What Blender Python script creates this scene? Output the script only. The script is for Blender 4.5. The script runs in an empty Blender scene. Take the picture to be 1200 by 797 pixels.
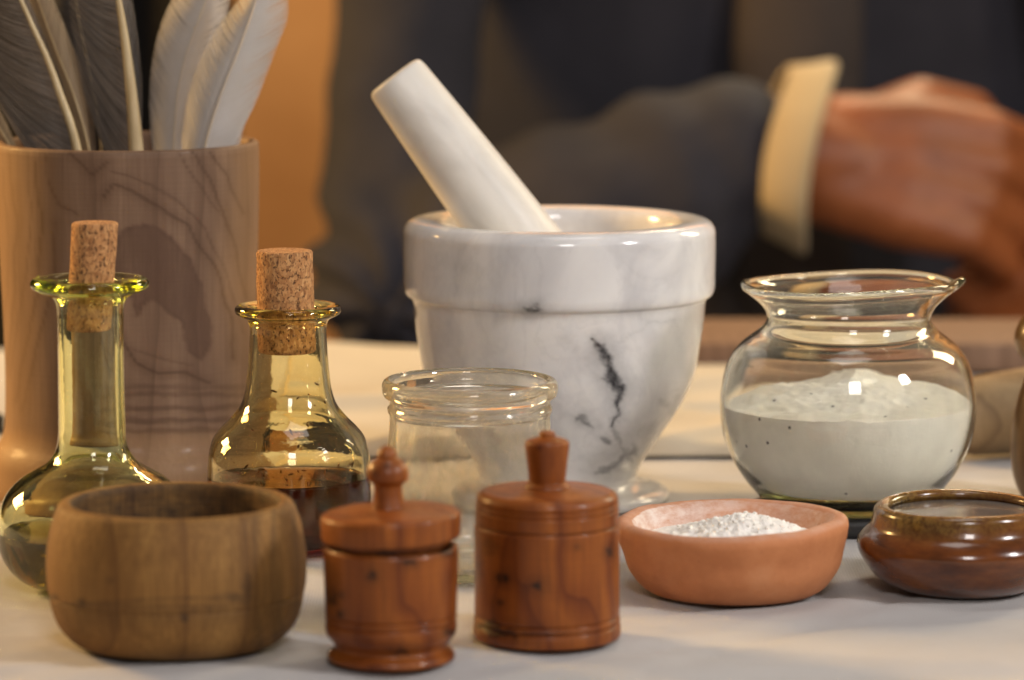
import bpy, bmesh, math, random
from mathutils import Vector, Matrix, noise
from bisect import bisect
random.seed(7)
R = math.radians
sc = bpy.context.scene
C = sc.collection

# ------------------------------------------------------------------ camera
F = 4500.0            # focal length in pixels of the 1200-wide photograph (135 mm)
H = 0.32              # lens height above the table
PITCH = 0.131
cam_d = bpy.data.cameras.new('camera'); cam = bpy.data.objects.new('camera', cam_d); C.objects.link(cam)
cam.location = (0, 0, H); cam.rotation_euler = (math.pi/2 - PITCH, 0, 0)
cam_d.sensor_width = 36; cam_d.lens = 36*F/1200
cam_d.clip_start = 0.05; cam_d.clip_end = 60
cam_d.dof.use_dof = True; cam_d.dof.focus_distance = 1.70; cam_d.dof.aperture_fstop = 6.8
cam_d.dof.aperture_blades = 0
sc.camera = cam

# ------------------------------------------------------------------ world, lamps, exposure
w = bpy.data.worlds.new('World'); sc.world = w; w.use_nodes = True
bg = w.node_tree.nodes['Background']
bg.inputs['Color'].default_value = (1.0, 0.86, 0.72, 1); bg.inputs['Strength'].default_value = 0.085
def area(name, loc, target, sx, sy, energy, col):
    l = bpy.data.lights.new(name, 'AREA'); l.shape = 'RECTANGLE'; l.size = sx; l.size_y = sy
    l.energy = energy; l.color = col
    o = bpy.data.objects.new(name, l); C.objects.link(o); o.location = loc
    o.rotation_euler = (Vector(target)-Vector(loc)).to_track_quat('-Z', 'Y').to_euler()
    return o
area('window_light', (0.22, -0.55, 1.15), (0.02, 1.7, 0.05), 0.44, 0.56, 13, (1.0, 0.935, 0.90))
area('side_window_light', (1.25, 0.95, 0.85), (0.05, 1.7, 0.05), 0.20, 0.34, 11, (1.0, 0.965, 0.95))
area('overhead_fill', (0.15, 1.55, 1.7), (0.05, 1.70, 0.0), 0.7, 0.5, 3.2, (1.0, 0.93, 0.88))  # added overhead fill standing in for ceiling bounce, brightens tops and open mouths
area('warm_lamp', (-1.55, 2.55, 0.75), (-0.02, 1.74, 0.08), 0.40, 0.40, 36, (1.0, 0.60, 0.21))
area('rear_lamp', (0.90, 2.36, 0.60), (0.05, 1.74, 0.1), 0.20, 0.35, 4.2, (1.0, 0.82, 0.54))
area('wall_fill', (0.5, 3.45, 1.25), (-0.22, 4.2, 0.15), 0.4, 0.4, 34, (1.0, 0.78, 0.48))  # added fill to brighten the orange wall, no source seen there
sc.view_settings.view_transform = 'Standard'; sc.view_settings.look = 'None'
sc.view_settings.gamma = 1; sc.view_settings.use_curve_mapping = False
sc.view_settings.exposure = 0.33
cy = sc.cycles
cy.use_denoising = True
try: cy.denoiser = 'OPENIMAGEDENOISE'
except Exception: pass
cy.max_bounces = 20; cy.transmission_bounces = 18; cy.glossy_bounces = 8; cy.diffuse_bounces = 4
cy.transparent_max_bounces = 16; cy.caustics_refractive = True; cy.caustics_reflective = False
cy.blur_glossy = 0.0; cy.sample_clamp_indirect = 30.0

# ------------------------------------------------------------------ measuring helpers
def ang(row): return PITCH + math.atan((row-398.5)/F)
def ground_d(row, z=0.0): return (H-z)/math.tan(ang(row))
def zrow(row, D): return H - D*math.tan(ang(row))
def depth(D, z): return D*math.cos(PITCH) + (H-z)*math.sin(PITCH)
def P(px, row, D):
    z = zrow(row, D)
    return Vector(((px-600)/F*depth(D, z), D, z))
class Spot:
    """a standing place on the table: axis column and base row measured on the photo, turned into metres"""
    def __init__(s, cx, base, z0=0.0):
        s.cx = cx; s.z0 = z0; s.D = ground_d(base, z0)
        s.x = (cx-600)/F*depth(s.D, z0)
        s.loc = Vector((s.x, s.D, z0))
    def m(s, r, row):
        z = zrow(row, s.D)
        return (r*depth(s.D, z)/F, z - s.z0)
    def unit(s): return depth(s.D, 0.05)/F

# ------------------------------------------------------------------ object helpers
def thing(name, label, cat, loc=(0,0,0), group=None, rotz=0):
    o = bpy.data.objects.new(name, None); C.objects.link(o); o.location = loc; o.rotation_euler = (0,0,rotz)
    o.empty_display_size = 0.02
    return tag(o, label, cat, group)
def tag(o, label, cat, group=None):
    o['label'] = label; o['category'] = cat
    if group: o['group'] = group
    return o
def link(name, me, mat, parent=None, loc=None, smooth=True):
    o = bpy.data.objects.new(name, me); C.objects.link(o)
    if mat is not None:
        me.materials.clear(); me.materials.append(mat)
    if smooth:
        me.polygons.foreach_set('use_smooth', [True]*len(me.polygons))
    if parent is not None: o.parent = parent
    if loc is not None: o.location = loc
    return o
def mesh(name, verts, faces):
    me = bpy.data.meshes.new(name); me.from_pydata([tuple(v) for v in verts], [], faces); me.update(); return me
def bm_mesh(bm, name):
    bmesh.ops.recalc_face_normals(bm, faces=bm.faces)
    me = bpy.data.meshes.new(name); bm.to_mesh(me); bm.free(); return me
def attr(me, name, vals):
    a = me.attributes.new(name, 'FLOAT', 'POINT'); a.data.foreach_set('value', vals)
def sstep(a, b, x):
    t = max(0.0, min(1.0, (x-a)/(b-a))) if a != b else float(x > a)
    return t*t*(3-2*t)
def nz(x, y, z=0.0, s=1.0): return noise.noise(Vector((x*s, y*s, z*s)))
def fbm(x, y, z=0.0, o=4): return noise.fractal(Vector((x, y, z)), 0.8, 2.0, o)

def smooth_poly(pts, sub):
    """centripetal-like Catmull-Rom through pts"""
    if len(pts) < 3:
        out = []
        a, b = pts[0], pts[-1]
        for i in range(sub): out.append(tuple(a[k]+(b[k]-a[k])*i/sub for k in range(len(a))))
        out.append(tuple(b)); return out
    n = len(pts); out = []
    for i in range(n-1):
        p1, p2 = pts[i], pts[i+1]
        p0 = pts[i-1] if i > 0 else tuple(2*p1[k]-p2[k] for k in range(len(p1)))
        p3 = pts[i+2] if i+2 < n else tuple(2*p2[k]-p1[k] for k in range(len(p1)))
        d = lambda a, b: max(1e-6, math.sqrt(sum((a[k]-b[k])**2 for k in range(len(a)))))**0.5
        t0 = 0; t1 = t0+d(p0, p1); t2 = t1+d(p1, p2); t3 = t2+d(p2, p3)
        for j in range(sub):
            t = t1+(t2-t1)*j/sub
            q = []
            for k in range(len(p1)):
                a1 = (t1-t)/(t1-t0)*p0[k]+(t-t0)/(t1-t0)*p1[k]
                a2 = (t2-t)/(t2-t1)*p1[k]+(t-t1)/(t2-t1)*p2[k]
                a3 = (t3-t)/(t3-t2)*p2[k]+(t-t2)/(t3-t2)*p3[k]
                b1 = (t2-t)/(t2-t0)*a1+(t-t0)/(t2-t0)*a2
                b2 = (t3-t)/(t3-t1)*a2+(t-t1)/(t3-t1)*a3
                q.append((t2-t)/(t2-t1)*b1+(t-t1)/(t2-t1)*b2)
            out.append(tuple(q))
    out.append(tuple(pts[-1])); return out

def densify(pts, step):
    out = [pts[0]]
    for a, b in zip(pts, pts[1:]):
        L = math.hypot(b[0]-a[0], b[1]-a[1]); n = max(1, int(math.ceil(L/step)))
        for i in range(1, n+1):
            out.append((a[0]+(b[0]-a[0])*i/n, a[1]+(b[1]-a[1])*i/n))
    return out

def lathe(name, spot, segs, nseg=96, sub=6, deform=None, attrs=None, step=None, closed=False):
    """turn a measured profile (radius px, row) about the spot's axis. attrs: {name: fn(px,row,front,co)}"""
    prof = []
    for sg in segs:
        q = smooth_poly([tuple(map(float, p)) for p in sg], sub)
        if prof and abs(prof[-1][0]-q[0][0]) < 1e-6 and abs(prof[-1][1]-q[0][1]) < 1e-6: q = q[1:]
        prof += q
    if step: prof = densify(prof, step)
    verts = []; faces = []; rows = []; info = []
    for (rp, row) in prof:
        r, z = spot.m(max(rp, 0), row)
        if rp < 0.01:
            co = Vector((0, 0, z))
            if deform: co = deform(co, 0.0, rp, row)
            rows.append([len(verts)]); verts.append(co); info.append((rp, row, 0.0))
        else:
            ring = []
            for i in range(nseg):
                th = 2*math.pi*i/nseg
                co = Vector((r*math.sin(th), -r*math.cos(th), z))
                if deform: co = deform(co, th, rp, row)
                ring.append(len(verts)); verts.append(co); info.append((rp, row, th))
            rows.append(ring)
    pairs = list(zip(rows, rows[1:]))
    if closed: pairs.append((rows[-1], rows[0]))
    for a, b in pairs:
        if len(a) == 1 and len(b) == 1: continue
        for i in range(nseg):
            j = (i+1) % nseg
            if len(a) == 1: faces.append((a[0], b[j], b[i]))
            elif len(b) == 1: faces.append((a[i], a[j], b[0]))
            else: faces.append((a[i], a[j], b[j], b[i]))
    bm = bmesh.new()
    bv = [bm.verts.new(v) for v in verts]
    for f in faces:
        try: bm.faces.new([bv[k] for k in f])
        except ValueError: pass
    bmesh.ops.recalc_face_normals(bm, faces=bm.faces)
    me = bpy.data.meshes.new(name); bm.to_mesh(me); bm.free()
    if attrs:
        for an, fn in attrs.items():
            attr(me, an, [fn(spot.cx+rp*math.sin(th), row, math.cos(th), co) for (rp, row, th), co in zip(info, verts)])
    return me

def tube(bm, pts, radii, segs=12, flat=None):
    """round-ended tapered tube along pts; flat=(axis, factor) squashes sections along a direction"""
    pts = [Vector(p) for p in pts]; n = len(pts)
    P2 = []; R2 = []
    d0 = (pts[0]-pts[1]).normalized(); d1 = (pts[-1]-pts[-2]).normalized()
    for a in (85, 55, 28):
        P2.append(pts[0]+d0*radii[0]*math.sin(R(a))); R2.append(radii[0]*math.cos(R(a)))
    P2 += pts; R2 += list(radii)
    for a in (28, 55, 85):
        P2.append(pts[-1]+d1*radii[-1]*math.sin(R(a))); R2.append(radii[-1]*math.cos(R(a)))
    up = Vector((0.13, 0.21, 1)); rings = []
    prev = None
    for i, p in enumerate(P2):
        a = P2[max(0, i-1)]; b = P2[min(len(P2)-1, i+1)]
        t = (b-a).normalized()
        if prev is None:
            u = t.orthogonal().normalized()
        else:
            u = (prev - t*prev.dot(t)).normalized()
        prev = u; v = t.cross(u)
        ring = []
        for k in range(segs):
            th = 2*math.pi*k/segs
            q = (u*math.cos(th)+v*math.sin(th))*R2[i]
            if flat:
                ax = Vector(flat[0]); q = q - ax*(q.dot(ax)*(1-flat[1]))
            ring.append(bm.verts.new(p+q))
        rings.append(ring)
    for a, b in zip(rings, rings[1:]):
        for k in range(segs):
            bm.faces.new((a[k], a[(k+1) % segs], b[(k+1) % segs], b[k]))
    bm.faces.new(rings[0][::-1]); bm.faces.new(rings[-1])

def remesh(bm, name, voxel, smooth=4, sub=0):
    bmesh.ops.recalc_face_normals(bm, faces=bm.faces)
    me = bpy.data.meshes.new(name); bm.to_mesh(me); bm.free()
    o = bpy.data.objects.new(name+'_tmp', me); C.objects.link(o)
    m = o.modifiers.new('r', 'REMESH'); m.mode = 'VOXEL'; m.voxel_size = voxel
    if smooth:
        s = o.modifiers.new('s', 'SMOOTH'); s.iterations = smooth; s.factor = 0.5
    dg = bpy.context.evaluated_depsgraph_get()
    out = bpy.data.meshes.new_from_object(o.evaluated_get(dg))
    bpy.data.objects.remove(o); out.name = name
    return out

# ------------------------------------------------------------------ material helpers
class M:
    def __init__(s, name):
        s.m = bpy.data.materials.new(name); s.m.use_nodes = True
        s.nt = s.m.node_tree; s.p = s.nt.nodes['Principled BSDF']; s.out = s.nt.nodes['Material Output']
        s._oc = None
    def n(s, typ, ins=None, **props):
        nd = s.nt.nodes.new('ShaderNode'+typ)
        for k, v in props.items(): setattr(nd, k, v)
        for k, v in (ins or {}).items(): s.set(nd.inputs[k], v)
        return nd
    def set(s, sock, v):
        if isinstance(v, bpy.types.NodeSocket): s.nt.links.new(v, sock)
        elif isinstance(v, tuple) and len(v) == 3 and sock.type == 'RGBA': sock.default_value = v+(1,)
        else: sock.default_value = v
    def P(s, **kw):
        for k, v in kw.items(): s.set(s.p.inputs[k.replace('_', ' ')], v)
    def oc(s, scale=(1,1,1), loc=(0,0,0), rot=(0,0,0)):
        if s._oc is None: s._oc = s.n('TexCoord').outputs['Object']
        return s.n('Mapping', {'Vector': s._oc, 'Scale': scale, 'Location': loc, 'Rotation': rot}).outputs[0]
    def noise(s, vec, scale, detail=4, rough=0.55, dist=0.0):
        return s.n('TexNoise', {'Vector': vec, 'Scale': scale, 'Detail': detail, 'Roughness': rough, 'Distortion': dist}).outputs['Fac']
    def ramp(s, fac, stops, interp='LINEAR'):
        nd = s.n('ValToRGB', {'Fac': fac}); e = nd.color_ramp.elements; nd.color_ramp.interpolation = interp
        while len(e) < len(stops): e.new(0.5)
        for el, (p, c) in zip(e, stops):
            el.position = p; el.color = (c if isinstance(c, tuple) else (c, c, c))+(1,)
        return nd.outputs['Color']
    def mix(s, f, a, b, blend='MIX'):
        nd = s.n('Mix', data_type='RGBA', blend_type=blend)
        s.set(nd.inputs[0], f); s.set(nd.inputs[6], a); s.set(nd.inputs[7], b); return nd.outputs[2]
    def math(s, op, a, b=0.0, clamp=False):
        nd = s.n('Math', operation=op, use_clamp=clamp); s.set(nd.inputs[0], a); s.set(nd.inputs[1], b); return nd.outputs[0]
    def at(s, name): return s.n('Attribute', attribute_name=name).outputs['Fac']
    def bump(s, h, strength=0.2, dist=0.001, normal=None):
        ins = {'Height': h, 'Strength': strength, 'Distance': dist}
        if normal is not None: ins['Normal'] = normal
        b = s.n('Bump', ins).outputs[0]
        s.set(s.p.inputs['Normal'], b); return b
    def volume(s, color, density):
        v = s.n('VolumeAbsorption', {'Color': color, 'Density': density}); s.nt.links.new(v.outputs[0], s.out.inputs['Volume'])

def wood(name, dark, mid, light, ring=60, loc=(0.02, 0.03, 0), stretch=0.12, dist=0.006, rough=0.45, coat=0.0,
         rot=(0,0,0), stain=None, stain_col=(0.02, 0.008, 0.004), fib=0.35, bump=0.15, extra=None, streak=0.5):
    b = M(name)
    v = b.oc((1, 1, stretch), loc, rot)
    nv = b.n('TexNoise', {'Vector': v, 'Scale': 28.0, 'Detail': 3.0, 'Roughness': 0.5})
    off = b.n('VectorMath', {0: nv.outputs['Color'], 1: (0.5, 0.5, 0.5)}, operation='SUBTRACT').outputs[0]
    off = b.n('VectorMath', {0: off, 'Scale': dist*4}, operation='SCALE').outputs[0]
    vv = b.n('VectorMath', {0: v, 1: off}, operation='ADD').outputs[0]
    wv = b.n('TexWave', {'Vector': vv, 'Scale': ring, 'Distortion': 1.2, 'Detail': 2.0, 'Detail Scale': 1.0}, wave_type='RINGS', rings_direction='Z', wave_profile='SAW').outputs['Fac']
    fi = b.noise(b.oc((1, 1, 0.035), (0.3, 0.1, 0), rot), 900, 5, 0.65)
    big = b.noise(b.oc((1, 1, 0.4)), 35, 3)
    col = b.ramp(wv, [(0.0, mid), (0.55, light), (0.85, mid), (1.0, dark)])
    col = b.mix(b.ramp(fi, [(0.35, 0.0), (0.7, 1.0)]), col, b.mix(fib, col, dark))
    stk = b.noise(b.oc((1, 1, 0.045), (0.7, 0.2, 0), rot), 260, 4, 0.6, 0.3)
    col = b.mix(b.ramp(stk, [(0.38, 0.0), (0.62, streak)]), col, b.mix(0.55, col, dark))
    col = b.mix(b.ramp(big, [(0.3, 0.55), (0.7, 0.0)]), col, b.mix(0.5, col, dark))
    sx = b.n('SeparateXYZ', {'Vector': b.oc()}).outputs[2]
    tool = b.n('TexNoise', {'W': sx, 'Scale': 1100.0, 'Detail': 3.0, 'Roughness': 0.6}, noise_dimensions='1D').outputs['Fac']
    col = b.mix(b.ramp(tool, [(0.35, 0.22), (0.65, 0.0)]), col, dark)
    if extra: col = extra(b, col)
    if stain:
        sn = b.noise(b.oc((1, 1, 0.4)), 300, 4)
        f = b.math('MULTIPLY', b.at(stain), b.ramp(sn, [(0.2, 0.75), (0.6, 1.0)]))
        col = b.mix(f, col, stain_col)
    b.P(Base_Color=col, Roughness=b.ramp(fi, [(0.3, rough), (0.8, min(1, rough+0.18))]), Coat_Weight=coat, Coat_Roughness=0.12, Specular_IOR_Level=0.3)
    b.bump(b.math('ADD', b.math('MULTIPLY', fi, 0.6), b.math('ADD', b.math('MULTIPLY', wv, 0.2), b.math('MULTIPLY', tool, 0.5))), bump, 0.0006)
    return b.m

def glass(name, vol_col, dens, tint=(1,1,1), wob=0.0, ior=1.5, film=None):
    """film: thin dusty film left on the glass, (least, most)"""
    b = M(name)
    b.P(Base_Color=tint, Roughness=0.0, IOR=ior, Transmission_Weight=1.0)
    if wob:
        n1 = b.noise(b.oc((1, 1, 0.45)), 55, 2, 0.4); n2 = b.noise(b.oc(), 330, 2, 0.5)
        b.bump(b.math('ADD', n1, b.math('MULTIPLY', n2, 0.08)), wob, 0.002)
    if film:
        fn = b.noise(b.oc((1, 1, 0.6)), 70, 5, 0.65, 0.6)
        df = b.n('BsdfDiffuse', {'Color': (0.86, 0.77, 0.60)}).outputs[0]
        tl = b.n('BsdfTranslucent', {'Color': (0.86, 0.77, 0.60)}).outputs[0]
        both = b.n('MixShader', {0: 0.5, 1: df, 2: tl}).outputs[0]
        mx = b.n('MixShader', {0: b.ramp(fn, [(0.40, film[0]), (0.70, film[1])]), 1: b.p.outputs[0], 2: both}).outputs[0]
        b.nt.links.new(mx, b.out.inputs['Surface'])
    if dens: b.volume(vol_col, dens)
    return b.m
def liquid(name, vol_col, dens, ior=1.36):
    b = M(name)
    b.P(Base_Color=(1, 1, 1), Roughness=0.0, IOR=ior, Transmission_Weight=1.0)
    b.volume(vol_col, dens); return b.m

# marble
b = M('white_marble')
v = b.oc()
cloud = b.noise(b.oc((1, 1, 0.7)), 24, 4, 0.55, 0.8)
col = b.ramp(cloud, [(0.28, (0.62, 0.61, 0.615)), (0.5, (0.79, 0.775, 0.765)), (0.70, (0.86, 0.845, 0.82))])
fine = b.noise(v, 300, 4, 0.6)
vein = b.noise(b.oc((1, 1, 0.6), rot=(0.5, 0.3, 0)), 22, 6, 0.6, 2.0)
vr = b.ramp(vein, [(0.43, 0.0), (0.49, 0.15), (0.55, 0.0)])
col = b.mix(b.math('MULTIPLY', vr, b.ramp(fine, [(0.3, 0.3), (0.7, 1.0)])), col, (0.32, 0.31, 0.32))
vf = b.math('MULTIPLY', b.at('vein'), b.ramp(fine, [(0.2, 0.8), (0.55, 1.0)]), True)
col = b.mix(vf, col, (0.035, 0.034, 0.038))
b.P(Base_Color=col, Roughness=0.10, Subsurface_Weight=0.2, Subsurface_Radius=(0.004, 0.0035, 0.003), Subsurface_Scale=1.0)
b.bump(fine, 0.02, 0.0003)
MARBLE = b.m

b = M('pestle_marble')
cloud = b.noise(b.oc((1, 1, 0.5)), 40, 5, 0.6, 0.8)
col = b.ramp(cloud, [(0.3, (0.68, 0.645, 0.585)), (0.65, (0.82, 0.785, 0.72))])
b.P(Base_Color=col, Roughness=0.42, Subsurface_Weight=0.2, Subsurface_Radius=(0.004, 0.0035, 0.003), Subsurface_Scale=1.0)
PESTLE = b.m

# cork
b = M('cork')
n1 = b.noise(b.oc((1, 1, 0.8)), 420, 4, 0.6); n2 = b.noise(b.oc((1, 1, 0.6), (3, 1, 0)), 950, 4, 0.65)
vo = b.n('TexVoronoi', {'Vector': b.oc((1, 1, 0.75)), 'Scale': 650.0, 'Randomness': 1.0}, feature='F1')
grain = b.ramp(vo.outputs['Color'], [(0.1, (0.28, 0.11, 0.035)), (0.55, (0.50, 0.23, 0.08)), (0.9, (0.62, 0.33, 0.13))])
col = b.mix(b.ramp(n1, [(0.35, 0.0), (0.7, 0.6)]), grain, (0.60, 0.32, 0.13))
spots = b.ramp(n2, [(0.54, 0.0), (0.63, 0.85)])
col = b.mix(spots, col, (0.075, 0.027, 0.010))
b.P(Base_Color=col, Roughness=0.85)
b.bump(b.math('SUBTRACT', b.math('MULTIPLY', n1, 0.4), spots), 0.7, 0.0008)
CORK = b.m

# woods
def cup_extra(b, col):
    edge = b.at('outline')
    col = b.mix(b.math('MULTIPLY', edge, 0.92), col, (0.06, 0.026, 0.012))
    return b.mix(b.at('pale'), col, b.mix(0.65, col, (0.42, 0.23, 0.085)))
CUPWOOD = wood('walnut_cup_wood', (0.135, 0.078, 0.047), (0.205, 0.122, 0.076), (0.285, 0.178, 0.113), ring=13, loc=(0.03, 0.055, 0.0),
               stretch=0.22, dist=0.006, rough=0.55, stain='stain', stain_col=(0.085, 0.042, 0.026), fib=0.5, bump=0.25, extra=cup_extra, coat=0.04)
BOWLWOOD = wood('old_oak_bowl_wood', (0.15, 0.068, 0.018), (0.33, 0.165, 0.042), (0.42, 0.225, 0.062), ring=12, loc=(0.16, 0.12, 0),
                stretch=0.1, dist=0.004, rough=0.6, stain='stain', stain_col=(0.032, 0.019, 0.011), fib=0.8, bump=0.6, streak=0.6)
YEW = wood('polished_yew_wood', (0.115, 0.024, 0.003), (0.25, 0.062, 0.0065), (0.42, 0.125, 0.0145), ring=20, loc=(0.03, 0.05, 0.1),
           stretch=0.5, dist=0.010, rough=0.42, coat=0.22, rot=(0.45, 0.6, 0), stain='knot', stain_col=(0.010, 0.004, 0.002), fib=0.6, bump=0.06)
BOARDWOOD = wood('plain_board_wood', (0.14, 0.08, 0.05), (0.24, 0.15, 0.10), (0.30, 0.19, 0.13), ring=30, rough=0.6, fib=0.3)
BLOCKWOOD = wood('pale_block_wood', (0.16, 0.10, 0.05), (0.30, 0.20, 0.10), (0.42, 0.30, 0.165), ring=22, rough=0.6, rot=(0, 1.5, 0), fib=0.3)
GOURDWOOD = wood('brown_gourd_wood', (0.05, 0.022, 0.006), (0.13, 0.065, 0.018), (0.20, 0.10, 0.03), ring=25, rough=0.3, coat=0.4)

# terracotta
b = M('terracotta')
n1 = b.noise(b.oc(), 60, 5, 0.6); n2 = b.noise(b.oc(), 500, 4, 0.6)
col = b.ramp(n1, [(0.3, (0.46, 0.165, 0.060)), (0.55, (0.54, 0.21, 0.082)), (0.75, (0.58, 0.25, 0.110))])
col = b.mix(b.ramp(n2, [(0.62, 0.0), (0.75, 0.35)]), col, (0.30, 0.10, 0.05))
dust = b.math('MULTIPLY', b.at('dust'), b.ramp(b.noise(b.oc((1, 1, 2)), 140, 6, 0.7), [(0.32, 0.25), (0.62, 1.0)]))
col = b.mix(dust, col, (0.82, 0.72, 0.66))
b.P(Base_Color=col, Roughness=0.72)
b.bump(b.math('ADD', n2, b.math('MULTIPLY', n1, 2.0)), 0.18, 0.0006)
TERRA = b.m

# brown glaze
b = M('brown_glaze')
n1 = b.noise(b.oc((1, 1, 3)), 50, 5, 0.6); n2 = b.noise(b.oc(), 420, 4, 0.65)
col = b.ramp(n1, [(0.3, (0.065, 0.016, 0.003)), (0.55, (0.14, 0.038, 0.006)), (0.75, (0.22, 0.070, 0.012))])
rimc = b.ramp(n2, [(0.35, (0.07, 0.035, 0.010)), (0.6, (0.22, 0.13, 0.03))])
col = b.mix(b.at('rim'), col, rimc)
b.P(Base_Color=col, Roughness=0.22, Coat_Weight=0.6, Coat_Roughness=0.06)
b.bump(b.math('ADD', n1, b.math('MULTIPLY', n2, 0.3)), 0.12, 0.0008)
GLAZE = b.m
b = M('grey_paste'); n1 = b.noise(b.oc(), 90, 4)
b.P(Base_Color=b.ramp(n1, [(0.3, (0.10, 0.085, 0.075)), (0.7, (0.17, 0.15, 0.135))]), Roughness=0.12)
b.bump(n1, 0.08, 0.0006); PASTE = b.m

# powders
def powder(name, col, speck):
    b = M(name)
    n1 = b.noise(b.oc(), 700, 5, 0.7); n2 = b.noise(b.oc(), 120, 4, 0.6)
    c = b.mix(b.ramp(n2, [(0.3, 0.0), (0.75, 0.15)]), col, (0.62, 0.58, 0.52))
    if speck:
        vo = b.n('TexVoronoi', {'Vector': b.oc(), 'Scale': 230.0, 'Randomness': 1.0}, feature='F1')
        pick = b.ramp(b.n('SeparateColor', {'Color': vo.outputs['Color']}).outputs[0], [(0.945, 0.0), (0.95, 1.0)])
        f = b.math('MULTIPLY', b.ramp(vo.outputs['Distance'], [(0.12, 1.0), (0.26, 0.0)]), pick)
        c = b.mix(f, c, (0.035, 0.03, 0.025))
    b.P(Base_Color=c, Roughness=0.95)
    b.bump(b.math('ADD', n1, b.math('MULTIPLY', n2, 1.5)), 0.22 if speck else 0.18, 0.0010)
    return b.m
POWDER = powder('white_powder', (0.93, 0.90, 0.84), True)
POWDER2 = powder('crumbly_white_powder', (0.93, 0.90, 0.85), False)

# cloths
def cloth(name, c1, c2, weave=1500, sheen=0.15):
    b = M(name)
    n1 = b.noise(b.oc(), 9, 4, 0.6); n2 = b.noise(b.oc(), 60, 4, 0.6)
    col = b.mix(b.ramp(n1, [(0.3, 0.0), (0.7, 1.0)]), c1, c2)
    w1 = b.n('TexWave', {'Vector': b.oc(), 'Scale': weave/6.28, 'Distortion': 0.6, 'Detail': 1.0}, bands_direction='X').outputs['Fac']
    w2 = b.n('TexWave', {'Vector': b.oc(), 'Scale': weave/6.28, 'Distortion': 0.6, 'Detail': 1.0}, bands_direction='Y').outputs['Fac']
    b.P(Base_Color=col, Roughness=0.9, Sheen_Weight=sheen, Sheen_Roughness=0.5)
    h = b.math('ADD', b.math('MULTIPLY', b.math('MULTIPLY', w1, w2), 0.12), b.math('MULTIPLY', n2, 0.8))
    b.bump(h, 0.6, 0.0016)
    return b.m
WHITECLOTH = cloth('white_cotton', (0.42, 0.405, 0.40), (0.50, 0.485, 0.475))
CREAMCLOTH = cloth('cream_cloth', (0.49, 0.43, 0.335), (0.57, 0.505, 0.40))
JACKET = cloth('charcoal_wool', (0.020, 0.0192, 0.027), (0.034, 0.032, 0.043), 900, 0.0)
WAIST = cloth('grey_brown_wool', (0.045, 0.034, 0.029), (0.06, 0.046, 0.040), 900, 0.0)
CUFF = cloth('cream_linen', (0.44, 0.34, 0.20), (0.52, 0.41, 0.25))
CURTAIN = cloth('black_curtain_cloth', (0.006, 0.005, 0.005), (0.011, 0.009, 0.008), 700, 0.0)

b = M('skin')
n1 = b.noise(b.oc(), 40, 4); n2 = b.noise(b.oc(), 300, 3)
b.P(Base_Color=b.ramp(n1, [(0.3, (0.22, 0.060, 0.015)), (0.7, (0.33, 0.098, 0.027))]), Roughness=0.5, Subsurface_Weight=0.1, Subsurface_Radius=(0.008, 0.003, 0.0015), Subsurface_Scale=1.0)
b.bump(n2, 0.15, 0.0008); SKIN = b.m
b = M('hair'); n1 = b.noise(b.oc((1, 1, 0.1)), 500, 3)
b.P(Base_Color=b.ramp(n1, [(0.3, (0.03, 0.02, 0.014)), (0.7, (0.09, 0.06, 0.04))]), Roughness=0.5); b.bump(n1, 0.5, 0.002); HAIR = b.m
b = M('orange_plaster'); n1 = b.noise(b.oc(), 2.5, 5); n2 = b.noise(b.oc(), 60, 4)
b.P(Base_Color=b.ramp(n1, [(0.35, (0.36, 0.155, 0.045)), (0.65, (0.54, 0.265, 0.095))]), Roughness=0.85); b.bump(n2, 0.3, 0.004); PLASTER = b.m
b = M('black_slate'); n1 = b.noise(b.oc(), 150, 4)
b.P(Base_Color=b.ramp(n1, [(0.3, (0.006, 0.006, 0.006)), (0.7, (0.014, 0.013, 0.012))]), Roughness=0.55); b.bump(n1, 0.2, 0.001); SLATE = b.m

# glass and liquids
OLIVE = glass('olive_glass', (0.865, 0.89, 0.42), 165, (0.975, 0.985, 0.92), 0.10, film=(0.0, 0.015))
AMBER = glass('amber_glass', (0.90, 0.84, 0.32), 150, (0.99, 0.97, 0.88), 0.14, film=(0.0, 0.015))
CLEAR = glass('clear_glass', (0.95, 0.94, 0.78), 45, (0.995, 0.99, 0.965), 0.12, film=(0.08, 0.27))
POTGLASS = glass('pale_green_glass', (0.90, 0.93, 0.66), 30, (0.99, 0.993, 0.955), film=(0.01, 0.05))
OILLIQ = liquid('olive_oil_liquid', (0.60, 0.50, 0.05), 80)
DARKLIQ = liquid('dark_red_liquid', (0.66, 0.13, 0.02), 110)

# ------------------------------------------------------------------ the setting
wall = mesh('back_wall', [(-3, 4.2, -1.0), (3, 4.2, -1.0), (3, 4.2, 2.2), (-3, 4.2, 2.2), (-3, 4.3, -1.0), (3, 4.3, -1.0), (3, 4.3, 2.2), (-3, 4.3, 2.2)],
            [(0, 1, 2, 3), (5, 4, 7, 6), (0, 4, 5, 1), (3, 2, 6, 7), (0, 3, 7, 4), (1, 5, 6, 2)])
o = link('back_wall', wall, PLASTER, smooth=False); o['kind'] = 'structure'

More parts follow.
